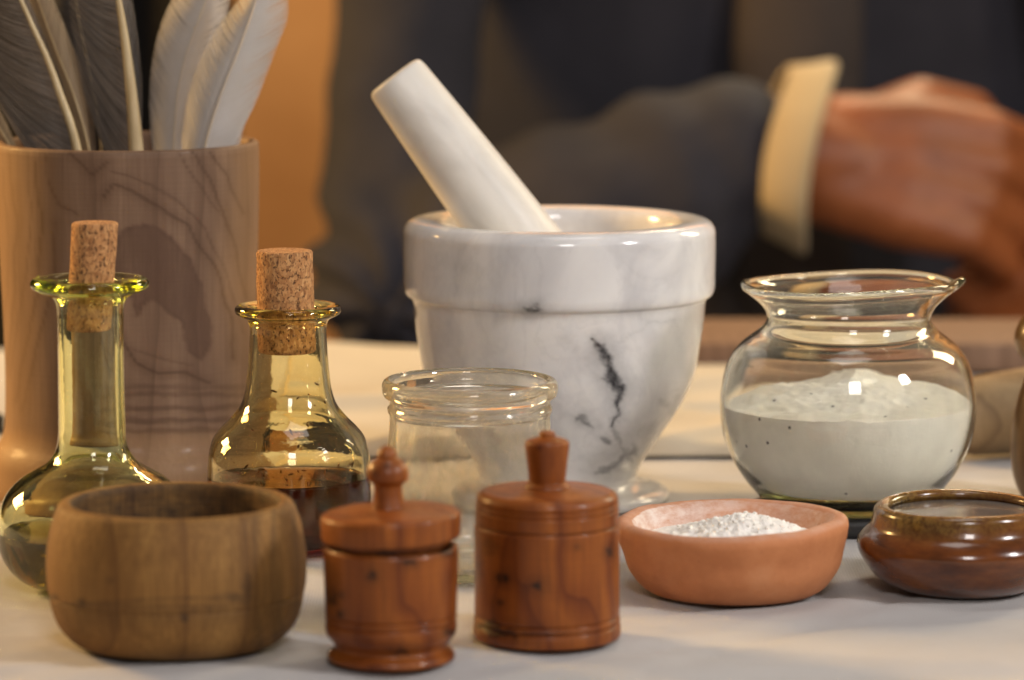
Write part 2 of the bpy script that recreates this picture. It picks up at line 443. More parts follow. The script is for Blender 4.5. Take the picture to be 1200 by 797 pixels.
# dark curtain hanging behind the feather cup: a pleated sheet with thickness
vs = []; fs = []; n = 90; m = 12
for layer in (0, 1):
    for j in range(m+1):
        for i in range(n+1):
            x = -1.6 + 1.345*i/n
            y = 3.55 + 0.035*math.sin(i*0.62+0.3*math.sin(j*0.4)) + 0.02*math.sin(i*0.23) + layer*0.006
            vs.append((x, y, -0.75 + 1.9*j/m))
def idx(l, j, i): return l*(n+1)*(m+1)+j*(n+1)+i
for j in range(m):
    for i in range(n):
        fs.append((idx(0, j, i), idx(0, j, i+1), idx(0, j+1, i+1), idx(0, j+1, i)))
        fs.append((idx(1, j, i), idx(1, j+1, i), idx(1, j+1, i+1), idx(1, j, i+1)))
for j in range(m):
    for i in (0, n):
        fs.append((idx(0, j, i), idx(0, j+1, i), idx(1, j+1, i), idx(1, j, i)))
o = link('curtain', mesh('curtain', vs, fs), CURTAIN)
tag(o, 'black pleated curtain hanging behind the feathers against the orange wall', 'curtain')

# table under its cloth
TB0, TB1, TX = 1.05, 2.41, 0.75
tb = thing('table', 'long table hidden under the white tablecloth', 'table', (0, 1.73, -0.75))
def box(name, c, s, mat, parent=None, bev=0.002, seg=2):
    bm = bmesh.new(); bmesh.ops.create_cube(bm, size=1)
    for v in bm.verts: v.co = Vector((c[0]+v.co.x*s[0], c[1]+v.co.y*s[1], c[2]+v.co.z*s[2]))
    bmesh.ops.bevel(bm, geom=bm.edges[:], offset=bev, segments=seg, affect='EDGES', profile=0.5)
    return link(name, bm_mesh(bm, name), mat, parent)
box('tabletop', (0, 0, 0.73), (2*TX-0.02, TB1-TB0-0.02, 0.028), BOARDWOOD, tb)
for sx in (-1, 1):
    for sy in (-1, 1):
        box('leg', (sx*(TX-0.08), sy*0.58, 0.358), (0.06, 0.06, 0.716), BOARDWOOD, tb)

# tablecloth: gently uneven sheet, draped over front and rear edges
def cloth_z(x, y):
    z = 0.0016*(fbm(x*4.0, y*4.0, 1.7, 3)-0.55) + 0.0007*fbm(x*16, y*16, 4.1, 3)
    # pressed fold lines
    for (x0, y0, a, wd, hh) in ((0.1, 1.452, 0.07, 0.011, 0.0026), (-0.12, 1.44, -0.16, 0.010, 0.0022), (0.26, 1.50, 1.15, 0.010, 0.0018), (0.05, 1.50, 0.5, 0.008, 0.0014), (0.0, 1.90, 0.05, 0.008, 0.002), (-0.17, 1.47, 0.42, 0.005, 0.0013), (0.12, 1.48, -0.30, 0.005, 0.0013), (0.03, 1.43, 0.9, 0.004, 0.0010), (0.20, 1.56, 0.2, 0.005, 0.0012)):
        d = (x-x0)*math.sin(a)-(y-y0)*math.cos(a); z -= hh*math.exp(-(d/wd)**2)
    return min(z, 0.0002) if True else z
vs = []; fs = []
ys = []
for k in range(10): ys.append(('f', 0.30*(1-k/10)))
NY = 220
for k in range(NY+1): ys.append(('t', TB0+(TB1-TB0)*k/NY))
for k in range(1, 11): ys.append(('b', 0.30*k/10))
NX = 260
for kind, q in ys:
    for i in range(NX+1):
        x = -TX+2*TX*i/NX
        if kind == 't':
            y = q; z = cloth_z(x, y) - 0.0004
            e = min(y-TB0, TB1-y)
            if e < 0.012: z -= (0.012-e)**2/0.024
        else:
            drop = q; wv = 0.018*math.sin(x*26+1.3*math.sin(x*7))*min(1, drop/0.15)
            y = (TB0-0.004-drop*0.05+wv) if kind == 'f' else (TB1+0.004+drop*0.05+wv)
            z = -0.006-drop
        vs.append((x, y, z))
for j in range(len(ys)-1):
    for i in range(NX):
        a = j*(NX+1)+i; fs.append((a, a+1, a+NX+2, a+NX+1))
o = link('tablecloth', mesh('tablecloth', vs, fs), WHITECLOTH)
sm = o.modifiers.new('thickness', 'SOLIDIFY'); sm.thickness = 0.0012; sm.offset = -1
tag(o, 'white cotton tablecloth spread over the whole table', 'tablecloth')

# folded cream cloth lying on the far half of the table
def sheet(name, quad, nx, ny, thick, zfun):
    a, bb, c, d = [Vector(q) for q in quad]       # near-left, near-right, far-right, far-left
    vs = []; fs = []
    for j in range(ny+1):
        for i in range(nx+1):
            u = i/nx; v = j/ny
            p = (a*(1-u)+bb*u)*(1-v)+(d*(1-u)+c*u)*v
            e = min(u*0.4, (1-u)*0.4, v*0.35, (1-v)*0.35)
            rd = math.sqrt(max(0, 1-(1-min(1, e/0.010))**2))
            vs.append((p.x, p.y, 0.0006+thick*rd+zfun(p.x, p.y)*rd))
    base = len(vs)
    for j in range(ny+1):
        for i in range(nx+1):
            vs.append((vs[j*(nx+1)+i][0], vs[j*(nx+1)+i][1], 0.0004))
    for j in range(ny):
        for i in range(nx):
            p = j*(nx+1)+i
            fs.append((p, p+1, p+nx+2, p+nx+1)); fs.append((base+p, base+p+nx+1, base+p+nx+2, base+p+1))
    for j in range(ny):
        for i in (0, nx):
            p = j*(nx+1)+i; q = p+nx+1; fs.append((p, q, base+q, base+p))
    for i in range(nx):
        for j in (0, ny):
            p = j*(nx+1)+i; q = p+1; fs.append((p, q, base+q, base+p))
    bm = bmesh.new(); bv = [bm.verts.new(v) for v in vs]
    for f in fs: bm.faces.new([bv[k] for k in f])
    return bm_mesh(bm, name)
def crease(x, y):
    z = 0.0025*(fbm(x*7, y*7, 3.3, 3))+0.0015
    for (x0, y0, a, wd, hh) in ((0.07, 2.05, 0.55, 0.012, 0.006), (0.10, 2.16, 0.35, 0.014, 0.007), (-0.06, 2.12, -0.5, 0.014, 0.006), (0.13, 2.02, 0.75, 0.009, 0.004)):
        d = (x-x0)*math.sin(a)-(y-y0)*math.cos(a); z += hh*math.exp(-(d/wd)**2)
    return z
D1 = ground_d(536); 
o = link('folded_cloth', sheet('folded_cloth', [(-0.125, D1, 0), (0.20, D1+0.004, 0), (0.235, 2.25, 0), (-0.135, 2.385, 0)], 120, 120, 0.005, crease), CREAMCLOTH)
tag(o, 'folded cream cloth lying rumpled behind the marble mortar', 'cloth')

# ------------------------------------------------------------------ mortar and pestle
s = Spot(655, 583)
VEINS = [  # polylines in photo pixels: points (x, row, half width), strength
    ([(690, 398, 2), (700, 408, 6), (707, 425, 7), (712, 442, 7), (719, 455, 7), (722, 466, 5), (720, 480, 4), (717, 497, 2)], 1.0),
    ([(672, 492, 3), (684, 491, 6), (690, 498, 4)], 0.7), ([(704, 512, 4), (711, 518, 4)], 0.7),
    ([(740, 528, 6), (722, 545, 7), (700, 554, 4)], 0.6), ([(618, 361, 4), (630, 360, 4)], 0.85),
    ([(575, 500, 6), (592, 517, 7), (588, 525, 5)], 0.5), ([(600, 430, 3), (612, 440, 3)], 0.12),
    ([(772, 470, 5), (786, 480, 7), (790, 465, 4)], 0.25), ([(690, 540, 14), (735, 520, 16), (760, 500, 10)], 0.28), ([(708, 425, 3), (722, 400, 2), (752, 380, 2), (790, 372, 2)], 0.16), ([(717, 497, 3), (722, 520, 4), (738, 540, 5)], 0.5), ([(640, 470, 8), (672, 492, 6)], 0.14), ([(660, 395, 8), (690, 440, 12)], 0.10), ([(750, 385, 10), (770, 420, 12)], 0.08), ([(520, 305, 8), (560, 318, 10)], 0.08)]
def seg_d(px, py, a, b):
    ax, ay, aw = a; bx, by, bw = b; dx, dy = bx-ax, by-ay; L = dx*dx+dy*dy or 1
    t = max(0, min(1, ((px-ax)*dx+(py-ay)*dy)/L))
    return math.hypot(px-ax-t*dx, py-ay-t*dy), aw+(bw-aw)*t
def vein_fn(px, row, front, co):
    if front < 0: return 0.0
    # rows are taken at the axis; the front of the ring shows lower in the picture
    rr = math.hypot(co.x, co.y); show = row + front*rr/s.unit()*math.sin(ang(row))
    x = px + 6*fbm(px*0.06, show*0.06, 0.3, 5); y = show + 6*fbm(px*0.06, show*0.06, 7.3, 5)
    tot = 0
    for pts, st in VEINS:
        for a, b_ in zip(pts, pts[1:]):
            d, wd = seg_d(x, y, a, b_)
            tot = max(tot, st*(1-sstep(0, wd*1.9, d))**1.2, st*0.36*(1-sstep(0, wd*5.5, d)))
    return tot
mort = lathe('mortar', s, [
    [(0, 495), (40, 492), (75, 480), (105, 450), (125, 400), (134, 340), (136, 290), (137, 268), (141, 260), (150, 257),
     (165, 256), (176, 259), (182, 267), (183, 280), (182.5, 320), (182, 336), (179.5, 343), (173.5, 347)],
    [(173.5, 347), (171.5, 352), (169.5, 372), (165.5, 400), (159, 435), (148, 462), (137, 481), (124, 500), (108, 525), (97, 541), (91, 555)],
    [(91, 555), (92, 562), (104, 567), (120, 570), (127.5, 574), (129, 579), (127, 583)],
    [(127, 583), (0, 583)]], nseg=300, sub=8, step=2.2, attrs={'vein': vein_fn})
o = link('mortar', mort, MARBLE, loc=s.loc)
tag(o, 'large white marble mortar with dark grey veins holding the pestle', 'mortar')

# pestle: tapered round rod leaning to the rim, foot in the mortar's hollow
ms = s
top = P(461, 88, ms.D+0.004); foot = P(708, 418, ms.D-0.004)
ax = (foot-top); L = ax.length; u = ms.unit()
prof = [(0, 0), (22*u, 0.2*u), (31*u, 1.2*u), (35*u, 4*u), (36.5*u, 9*u), (38*u, 30*u), (43*u, 130*u), (48*u, 260*u), (51*u, 330*u), (50*u, 360*u), (42*u, 385*u), (25*u, 398*u), (0, 402*u)]
sc_ = L/(402*u)
vs = []; fs = []; N = 64
pp = smooth_poly(prof, 5); rows = []
for (r, t) in pp:
    if r < 1e-7: rows.append([len(vs)]); vs.append((0, 0, t*sc_)); continue
    ring = []
    for i in range(N):
        a = 2*math.pi*i/N; ring.append(len(vs)); vs.append((r*math.cos(a), r*math.sin(a), t*sc_))
    rows.append(ring)
for a, c in zip(rows, rows[1:]):
    for i in range(N):
        j = (i+1) % N
        if len(a) == 1: fs.append((a[0], c[i], c[j]))
        elif len(c) == 1: fs.append((a[i], c[0], a[j]))
        else: fs.append((a[i], c[i], c[j], a[j]))
bm = bmesh.new(); bv = [bm.verts.new(v) for v in vs]
for f in fs: bm.faces.new([bv[k] for k in f])
o = link('pestle', bm_mesh(bm, 'pestle'), PESTLE)
o.location = top; o.rotation_euler = ax.to_track_quat('Z', 'Y').to_euler()
tag(o, 'plain cream-white stone pestle leaning in the marble mortar', 'pestle')

# ------------------------------------------------------------------ feather cup
s = Spot(155, 578)
STAIN = [(150, 285), (160, 268), (176, 263), (196, 265), (215, 276), (232, 293), (243, 320), (252, 350), (258, 385), (257, 408), (249, 421),
         (238, 413), (230, 396), (222, 372), (208, 363), (196, 350), (186, 357), (176, 370), (168, 345), (158, 325), (150, 305)]
def inside(poly, x, y):
    c = False; n = len(poly)
    for i in range(n):
        x1, y1 = poly[i]; x2, y2 = poly[(i+1) % n]
        if (y1 > y) != (y2 > y) and x < (x2-x1)*(y-y1)/(y2-y1)+x1: c = not c
    return c
def poly_d(poly, x, y):
    return min(seg_d(x, y, poly[i]+(0,), poly[(i+1) % len(poly)]+(0,))[0] for i in range(len(poly)))
OUT2 = [(140, 230), (152, 215), (172, 222), (200, 240), (235, 262), (262, 310), (278, 372), (282, 420)]
OUT3 = [(160, 395), (175, 425), (200, 437), (232, 436), (255, 448)]
OUT4 = [(60, 190), (70, 250), (62, 330), (48, 400), (30, 470)]
OUT5 = [(105, 178), (130, 205), (148, 190)]
OUT6 = [(28, 180), (36, 260), (30, 350), (18, 430)]
OUT7 = [(245, 178), (262, 215), (285, 290), (295, 350)]
OUT8 = [(85, 260), (80, 330), (62, 400), (40, 480)]
def show_row(sp, row, front, co): return row + front*math.hypot(co.x, co.y)/sp.unit()*math.sin(ang(row))
def cup_stain(px, row, front, co):
    if front < 0: return 0.0
    y = show_row(s, row, front, co)
    x = px+5*fbm(px*.04, y*.04, 2.2, 3); yy = y+4*fbm(px*.05, y*.05, 5.2, 3)
    if not (130 < x < 275 and 245 < yy < 440): return 0.0
    d = poly_d(STAIN, x, yy); ins = inside(STAIN, x, yy)
    if ins: return 0.62 + 0.33*(1-sstep(0, 6, d))*(0.5+0.5*nz(x, yy, 0, .2))
    return max(0, 0.5*(1-sstep(0, 3.0, d)))
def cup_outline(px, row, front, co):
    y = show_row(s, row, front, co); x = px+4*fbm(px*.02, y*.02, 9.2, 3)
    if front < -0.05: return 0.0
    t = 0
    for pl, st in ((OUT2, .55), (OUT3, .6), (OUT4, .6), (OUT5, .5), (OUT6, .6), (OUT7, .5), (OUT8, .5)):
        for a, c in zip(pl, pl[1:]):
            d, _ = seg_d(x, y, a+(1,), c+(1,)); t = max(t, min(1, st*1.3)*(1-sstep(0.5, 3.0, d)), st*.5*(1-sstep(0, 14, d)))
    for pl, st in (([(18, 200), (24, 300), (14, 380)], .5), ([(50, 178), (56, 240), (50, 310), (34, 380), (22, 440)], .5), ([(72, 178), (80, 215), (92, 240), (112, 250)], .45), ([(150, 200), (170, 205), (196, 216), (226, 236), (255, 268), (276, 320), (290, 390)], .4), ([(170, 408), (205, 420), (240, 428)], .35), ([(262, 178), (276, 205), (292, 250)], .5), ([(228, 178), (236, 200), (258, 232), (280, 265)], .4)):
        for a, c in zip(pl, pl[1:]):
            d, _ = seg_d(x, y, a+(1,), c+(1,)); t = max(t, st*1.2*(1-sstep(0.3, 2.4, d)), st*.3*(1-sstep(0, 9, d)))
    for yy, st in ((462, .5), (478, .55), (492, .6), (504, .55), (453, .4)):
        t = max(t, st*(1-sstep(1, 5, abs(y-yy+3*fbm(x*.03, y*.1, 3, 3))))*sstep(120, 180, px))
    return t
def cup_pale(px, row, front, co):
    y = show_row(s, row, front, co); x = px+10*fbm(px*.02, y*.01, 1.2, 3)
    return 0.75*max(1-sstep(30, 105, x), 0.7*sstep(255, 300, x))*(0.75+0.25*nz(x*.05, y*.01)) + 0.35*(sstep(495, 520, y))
cup = lathe('wooden_cup', s, [
    [(0, 560), (110, 556), (138, 545)], [(138, 545), (139, 300), (140.5, 180), (142, 168), (145, 165.2), (149, 165), (152.5, 167), (153.5, 172)],
    [(153.5, 172), (153.5, 200), (152.5, 240), (150.5, 300), (147.5, 370), (146, 430), (146.5, 475), (148, 500), (152, 512), (158, 521), (162, 532), (163, 548), (163, 566), (161, 574), (158, 578)],
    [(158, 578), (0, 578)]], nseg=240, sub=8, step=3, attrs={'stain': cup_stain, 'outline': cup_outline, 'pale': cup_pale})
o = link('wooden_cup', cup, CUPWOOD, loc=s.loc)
tag(o, 'tall turned wooden cup with a dark stain, holding feathers', 'cup')
CUP = s

# ------------------------------------------------------------------ feathers
def feather_mat(name, c1, c2, edge):
    b = M(name)
    v = b.at('shade'); n1 = b.noise(b.oc(), 90, 4, 0.6)
    col = b.mix(v, c1, c2)
    col = b.mix(b.ramp(n1, [(0.35, 0.0), (0.75, 0.6)]), col, edge)
    b.P(Base_Color=col, Roughness=0.6, Sheen_Weight=0.15)
    return b.m
FM = {'white': feather_mat('white_feather_vane', (0.50, 0.47, 0.44), (0.68, 0.65, 0.62), (0.56, 0.51, 0.45)),
      'grey': feather_mat('grey_feather_vane', (0.060, 0.049, 0.040), (0.36, 0.31, 0.265), (0.19, 0.155, 0.125)),
      'tan': feather_mat('tan_feather_vane', (0.20, 0.14, 0.08), (0.38, 0.28, 0.16), (0.27, 0.19, 0.11)),
      'dark': feather_mat('dark_feather_vane', (0.02, 0.018, 0.018), (0.07, 0.06, 0.055), (0.04, 0.034, 0.03))}
b = M('quill'); n1 = b.noise(b.oc((1, 1, 0.2)), 200, 4)
b.P(Base_Color=b.ramp(n1, [(0.3, (0.50, 0.37, 0.19)), (0.7, (0.64, 0.51, 0.30))]), Roughness=0.38); QUILL = b.m
b = M('white_quill'); b.P(Base_Color=(0.55, 0.50, 0.43), Roughness=0.4); WQUILL = b.m
def along(poly, t):
    """point at fraction t (0..1) of a polyline's length"""
    ls = [0]
    for a, c in zip(poly, poly[1:]): ls.append(ls[-1]+(Vector(c)-Vector(a)).length)
    q = max(0, min(1, t))*ls[-1]; i = min(len(poly)-2, max(0, bisect(ls, q)-1))
    f = (q-ls[i])/max(1e-9, ls[i+1]-ls[i]); return Vector(poly[i]).lerp(Vector(poly[i+1]), f)
def feather(label, rachis, left, right, rw, mat, Doff, nb=170, lead=0.10, fray=0.0, cup_amt=0.010, foot=(155, 470), wl=1.15, curl=0.0, seed=1, quill=None, ext=60):
    rnd = random.Random(seed)
    D = CUP.D+Doff; u = CUP.unit()
    def down(pl):
        if not ext: return pl
        (x0, y0), (x1, y1) = pl[0], pl[1]
        return [(x0+(x0-x1)/(y0-y1)*ext*0.5, y0+ext)]+pl
    rachis, left, right = down(rachis), down(left), down(right)
    ra = smooth_poly([tuple(map(float, p)) for p in rachis], 6); le = smooth_poly([tuple(map(float, p)) for p in left], 6); ri = smooth_poly([tuple(map(float, p)) for p in right], 6)
    base = P(rachis[0][0], rachis[0][1], D)
    ftp = Vector((CUP.x+(foot[0]-155)*u, CUP.D+Doff*0.3, 0.018))
    t = thing('feather', label, 'feather', ftp, 'feathers standing in the wooden cup')
    org = ftp
    # rachis
    bm = bmesh.new()
    pts = [ftp-org]; rr = [rw*0.45*u]
    n = 26
    for i in range(n+1):
        f = i/n; q = along(ra, f)
        pts.append(P(q.x, q.y, D-0.0012-curl*f*f)-org); rr.append(max(0.12*u, 0.5*rw*u*(1-f*0.8)))
    rr[0] = rr[1]
    tube(bm, pts, rr, 10)
    link('rachis', bm_mesh(bm, 'rachis'), quill or QUILL, t)
    # vane of separate barbs, closed ribbons lying side by side
    vs = []; fs = []; sh = []
    for side, edge in ((0, le), (1, ri)):
        for k in range(nb):
            f = (k+0.5)/nb*0.985
            gap = fray*max(0, nz(k*24.0/nb, side*9.1, seed))
            fe = min(1, f*(1-lead)+lead)
            a2 = along(ra, f); e2 = along(edge, fe+rnd.gauss(0, 0.0012+fray*0.012))
            ln = 1-0.5*gap-rnd.random()*(0.012+0.25*fray*rnd.random()); g = 0.5+0.5*nz(k*(7.0 if mat == 'white' else 60.0)/nb, side*3.3, seed*1.7)
            shade = max(0, min(1, 0.25+0.6*g+rnd.gauss(0, 0.05 if mat == 'white' else 0.2)))
            hw = wl*0.5*abs((along(ra, min(1, f+0.5/nb))-along(ra, max(0, f-0.5/nb))).length)
            prev = None; ns = 6; lift = rnd.gauss(0, 0.0001+fray*0.0016)
            for m_ in range(ns+1):
                q = m_/ns*ln
                c2 = a2.lerp(e2, q)
                # barbs bow toward the tip
                dirr = (along(ra, min(1, f+0.03))-along(ra, max(0, f-0.03))).normalized()
                c2 = c2 - dirr*(math.sin(math.pi*q)*(e2-a2).length*0.10)
                dd = D - curl*f*f + cup_amt*q*q*(1 if side == 0 else 0.8) + lift*q
                ww = hw*(1-0.45*q*q) if m_ < ns else hw*0.25
                dpt = P(c2.x, c2.y, dd)-org
                dv = dirr*ww
                p1 = P(c2.x-dv.x, c2.y-dv.y, dd+0.00005)-org; p2 = P(c2.x+dv.x, c2.y+dv.y, dd-0.00015)-org
                i0 = len(vs); vs += [p1, dpt+Vector((0, -0.00016, 0)), p2]; sh += [shade*0.75, shade, shade*0.8]
                if prev is not None:
                    fs.append((prev, i0, i0+1, prev+1)); fs.append((prev+1, i0+1, i0+2, prev+2))
                prev = i0
    me = mesh('vane', vs, fs); attr(me, 'shade', sh)
    link('vane', me, FM[mat], t)
    return t
feather('broad white feather standing at the edge of the cup nearest the orange wall', [(238, 190), (247, 150), (262, 105), (278, 65), (293, 25), (305, -15), (316, -55)],
        [(212, 190), (214, 150), (222, 105), (238, 62), (262, 22), (288, -12), (314, -56)], [(279, 190), (286, 150), (301, 118), (315, 82), (327, 50), (337, 24), (338, 0), (328, -35), (317, -56)],
        4.0, 'white', -0.012, 520, 0.20, 0.04, 0.008, (175, 470), 1.9, 0.0, 3, WQUILL)
feather('greyish white feather with tan streak behind the broad white feather', [(203, 190), (205, 150), (209, 105), (219, 60), (236, 15), (252, -25), (262, -60)],
        [(180, 190), (176, 150), (175, 105), (180, 60), (192, 18), (212, -18), (258, -62)], [(216, 190), (226, 150), (243, 105), (256, 62), (266, 20), (272, -20), (264, -62)],
        3.2, 'white', 0.016, 480, 0.20, 0.05, 0.010, (165, 470), 1.9, 0.0, 5, WQUILL)
feather('grey streaky feather with the thickest pale quill in the cup', [(161, 195), (158, 150), (153, 100), (147, 50), (139, 0), (131, -50)],
        [(124, 195), (108, 150), (96, 105), (88, 60), (80, 10), (78, -52)], [(174, 195), (172, 150), (168, 100), (163, 50), (156, 0), (145, -52)],
        21, 'grey', -0.026, 420, 0.52, 0.6, 0.008, (150, 470), 1.25, 0.0, 8)
feather('narrow tan feather between the two quilled grey feathers', [(108, 195), (98, 150), (84, 105), (66, 60), (48, 10), (30, -45)],
        [(92, 195), (76, 150), (62, 105), (44, 60), (30, 15), (22, -46)], [(124, 195), (118, 150), (104, 100), (86, 55), (66, 5), (42, -46)],
        3, 'tan', 0.004, 200, 0.45, 0.12, 0.006, (140, 470), 1.5, 0.0, 11)
feather('grey fluffy feather with a slender curved yellow quill', [(94, 195), (84, 150), (72, 115), (56, 70), (38, 30), (20, -10), (2, -50)],
        [(50, 195), (30, 155), (2, 125), (-20, 90), (-38, 55), (-50, 15), (-20, -50)], [(102, 195), (92, 150), (80, 112), (64, 66), (46, 25), (28, -14), (4, -52)],
        13, 'grey', -0.018, 420, 0.50, 0.55, 0.010, (125, 470), 1.25, 0.0, 14)
feather('small tan feather tip lowest at the outer edge of the cup', [(20, 195), (8, 165), (-8, 140), (-26, 112), (-45, 85)],
        [(2, 195), (-10, 168), (-26, 145), (-42, 118), (-48, 86)], [(26, 195), (16, 162), (2, 132), (-16, 100), (-42, 82)],
        3, 'tan', 0.0, 90, 0.12, 0.1, 0.006, (110, 470), 1.5, 0.0, 17, None, 0)
feather('blackish feather standing deep behind the quilled grey feathers', [(120, 195), (115, 140), (104, 80), (92, 20), (84, -40)],
        [(100, 195), (84, 140), (68, 80), (58, 20), (70, -42)], [(146, 195), (140, 140), (132, 80), (122, 20), (98, -42)],
        3, 'dark', 0.035, 130, 0.12, 0.2, 0.006, (150, 470), 1.4, 0.0, 19)

# ------------------------------------------------------------------ bottles
def cork(sp, parent, cx, y0, y1, rt, rb, lean):
    # lean: px shift of the top against the foot
    q = Spot.__new__(Spot); q.__dict__.update(sp.__dict__)
    def df(co, th, rp, row):
        k = sp.unit(); t = (y1-row)/(y1-y0)
        co = co + Vector((((cx-sp.cx)+lean*(t-0.5))*k, 0, 0))
        g = 1+0.018*nz(math.cos(th)*2.2, math.sin(th)*2.2, row*0.05)+0.012*nz(math.cos(th)*9, math.sin(th)*9, row*0.25)
        return Vector(((co.x-(cx-sp.cx)*k)*g+(cx-sp.cx)*k, co.y*g, co.z))
    me = lathe('cork', q, [[(0, y0), (rt-4, y0+0.3)], [(rt-4, y0+0.3), (rt-1.2, y0+1), (rt, y0+3.5)], [(rt, y0+3.5), (rb, y1-3)], [(rb, y1-3), (rb-2, y1), (0, y1)]],
               nseg=72, sub=6, step=3, deform=df)
    return link('cork', me, CORK, parent)
# long-necked olive bottle
s = Spot(110.5, 688)
t = thing('glass_bottle', 'long-necked green glass bottle with cork and shallow olive liquid', 'bottle', s.loc)
outer = [[(33, 329), (40, 327.5), (52, 326), (62, 325.5), (67, 327), (69.5, 331), (68.5, 336), (63, 340), (54, 343.5), (45, 347.5), (40.5, 354), (39, 366)],
         [(39, 366), (38.5, 400), (38.8, 450), (39.2, 495), (40.2, 515), (44, 530), (53, 542), (68, 551), (86, 562), (101, 578), (110, 598), (112.5, 620), (110, 642), (102, 660), (88, 675), (72, 684), (58, 688)],
         [(58, 688), (48, 687), (0, 681)]]
inner = [[(0, 674), (50, 677), (72, 673), (90, 662), (102, 644), (106, 622), (104, 600), (95, 581), (80, 567), (63, 557), (47, 548), (37, 535), (33.5, 515), (32.5, 495), (32, 450), (32, 400), (32.3, 366), (33, 345), (33, 329)]]
link('glass_body', lathe('glass_body', s, inner+outer, nseg=128, sub=6), OLIVE, t)
liq = [[(0, 674.6), (50, 677.6), (72.6, 673.6), (90.8, 662.4), (102.8, 644), (106.6, 624), (106.9, 620)], [(106.9, 620), (103, 621.2), (0, 621.6)]]
link('liquid', lathe('liquid', s, liq, nseg=128, sub=6), OILLIQ, t)
cork(s, t, 113, 260, 386, 27, 26, 9)
# squat amber bottle
s = Spot(339.5, 640)
t = thing('glass_bottle', 'squat amber glass bottle with cork, half full of dark red liquid', 'bottle', s.loc)
outer = [[(37.5, 361), (42, 359.5), (50, 357.5), (57, 357), (61, 359), (62.5, 362.5), (61, 367), (55, 370.5), (49, 373.5), (45.8, 379), (44.8, 388)],
         [(44.8, 388), (46, 412), (48, 436), (51.5, 460), (57, 475), (68, 489), (80, 501), (89, 513), (94, 530), (95.8, 550), (96, 580), (95, 605), (91, 624), (84, 635), (75, 640)],
         [(75, 640), (66, 639), (0, 634)]]
inner = [[(0, 627), (66, 630), (78, 625), (85, 614), (88.5, 600), (89.5, 575), (89.3, 550), (87.5, 532), (82, 517), (73, 506), (61, 495), (51, 481), (45.5, 465), (42, 440), (39.8, 412), (38.3, 388), (37.6, 374), (37.5, 361)]]
link('glass_body', lathe('glass_body', s, inner+outer, nseg=128, sub=6), AMBER, t)
liq = [[(0, 627.6), (66, 630.6), (78.6, 625.5), (85.8, 614), (89.2, 600), (90.1, 575), (90, 557)], [(90, 557), (86, 558.5), (0, 559)]]
link('liquid', lathe('liquid', s, liq, nseg=128, sub=6), DARKLIQ, t)
cork(s, t, 337, 293, 412, 33, 34, -2)
# dried flecks and residue inside the shoulder
bm = bmesh.new(); rnd = random.Random(4)
for k in range(70):
    th = rnd.uniform(-1.5, 1.5); row = rnd.choice([rnd.uniform(525, 556), rnd.uniform(535, 554), rnd.uniform(440, 520)])
    # inner radius at this row
    pr = smooth_poly(inner[0], 4); best = min(pr[8:], key=lambda q: abs(q[1]-row))
    r, z = s.m(best[0]-0.6, row); sz = rnd.uniform(0.8, 2.6)*s.unit()
    c = Vector((r*math.sin(th), -r*math.cos(th), z))
    mt = Matrix.Translation(c) @ Matrix.Rotation(th, 4, 'Z') @ Matrix.Rotation(rnd.uniform(0, 3), 4, 'Y') @ Matrix.Diagonal((sz*rnd.uniform(1, 2.2), sz*0.25, sz*0.6, 1))
    bmesh.ops.create_icosphere(bm, subdivisions=1, radius=1, matrix=mt)
b = M('dried_residue'); b.P(Base_Color=(0.16, 0.06, 0.015), Roughness=0.5)
o = link('residue', bm_mesh(bm, 'residue'), b.m, t); o['kind'] = 'stuff'

# ------------------------------------------------------------------ empty jar
s = Spot(551, 668)
outer = [[(92, 447), (95, 444), (100, 445), (103, 449.5), (103.5, 456), (101.5, 463), (97, 467), (94.5, 471)], [(94.5, 471), (95.5, 475), (97, 478), (96.5, 482), (94.5, 486)],
         [(94.5, 486), (95, 500), (97.5, 530), (100.5, 565), (101.5, 600), (101, 640), (99, 655), (94, 664), (86, 668)], [(86, 668), (76, 667), (0, 662)]]
inner = [[(0, 654), (78, 656), (90, 651), (95, 640), (96, 600), (95, 565), (92, 530), (89.5, 500), (89, 486), (90, 474), (91, 460), (91, 450), (92, 447)]]
o = link('glass_jar', lathe('glass_jar', s, inner+outer, nseg=128, sub=6), CLEAR, loc=s.loc)
tag(o, 'empty clear glass jar with rolled rim before the mortar', 'jar')

# ------------------------------------------------------------------ round pot of white powder on its black coaster
s0 = Spot(992, 610)
me = lathe('coaster', s0, [[(0, 591), (108, 591)], [(108, 591), (113, 592), (115, 595)], [(115, 595), (115, 607)], [(115, 607), (113, 610), (0, 610)]], nseg=96, sub=4)
o = link('coaster', me, SLATE, loc=s0.loc); tag(o, 'flat black round coaster under the glass pot of white powder', 'coaster')
zc = s0.m(0, 591)[1]
s = Spot(992, 610); s.loc = Vector((s0.x, s0.D, zc+0.0003)); s.z0 = zc+0.0003
def rim_wave(co, th, rp, row):
    k = sstep(372, 335, row)
    co = co.copy(); co.z += k*(0.0012*math.sin(th+0.6)+0.0006*math.sin(3*th))
    # pulled lip at the side
    lip = math.exp(-((th-1.45)/0.07)**2)*sstep(345, 332, row)
    if rp > 110: co.x += lip*0.0035; co.z += lip*0.0022
    return co
outer = [[(116, 333), (120, 330), (125, 329.5), (127, 333), (125.5, 338), (119, 343), (110, 350), (101, 359), (96, 369), (96.5, 377), (104, 386), (116, 395)],
         [(116, 395), (128, 405), (139, 420), (147, 446), (149.8, 478), (145.5, 510), (134, 539), (119, 562), (107, 576), (98, 586), (94, 591)], [(94, 591), (84, 590), (0, 586)]]
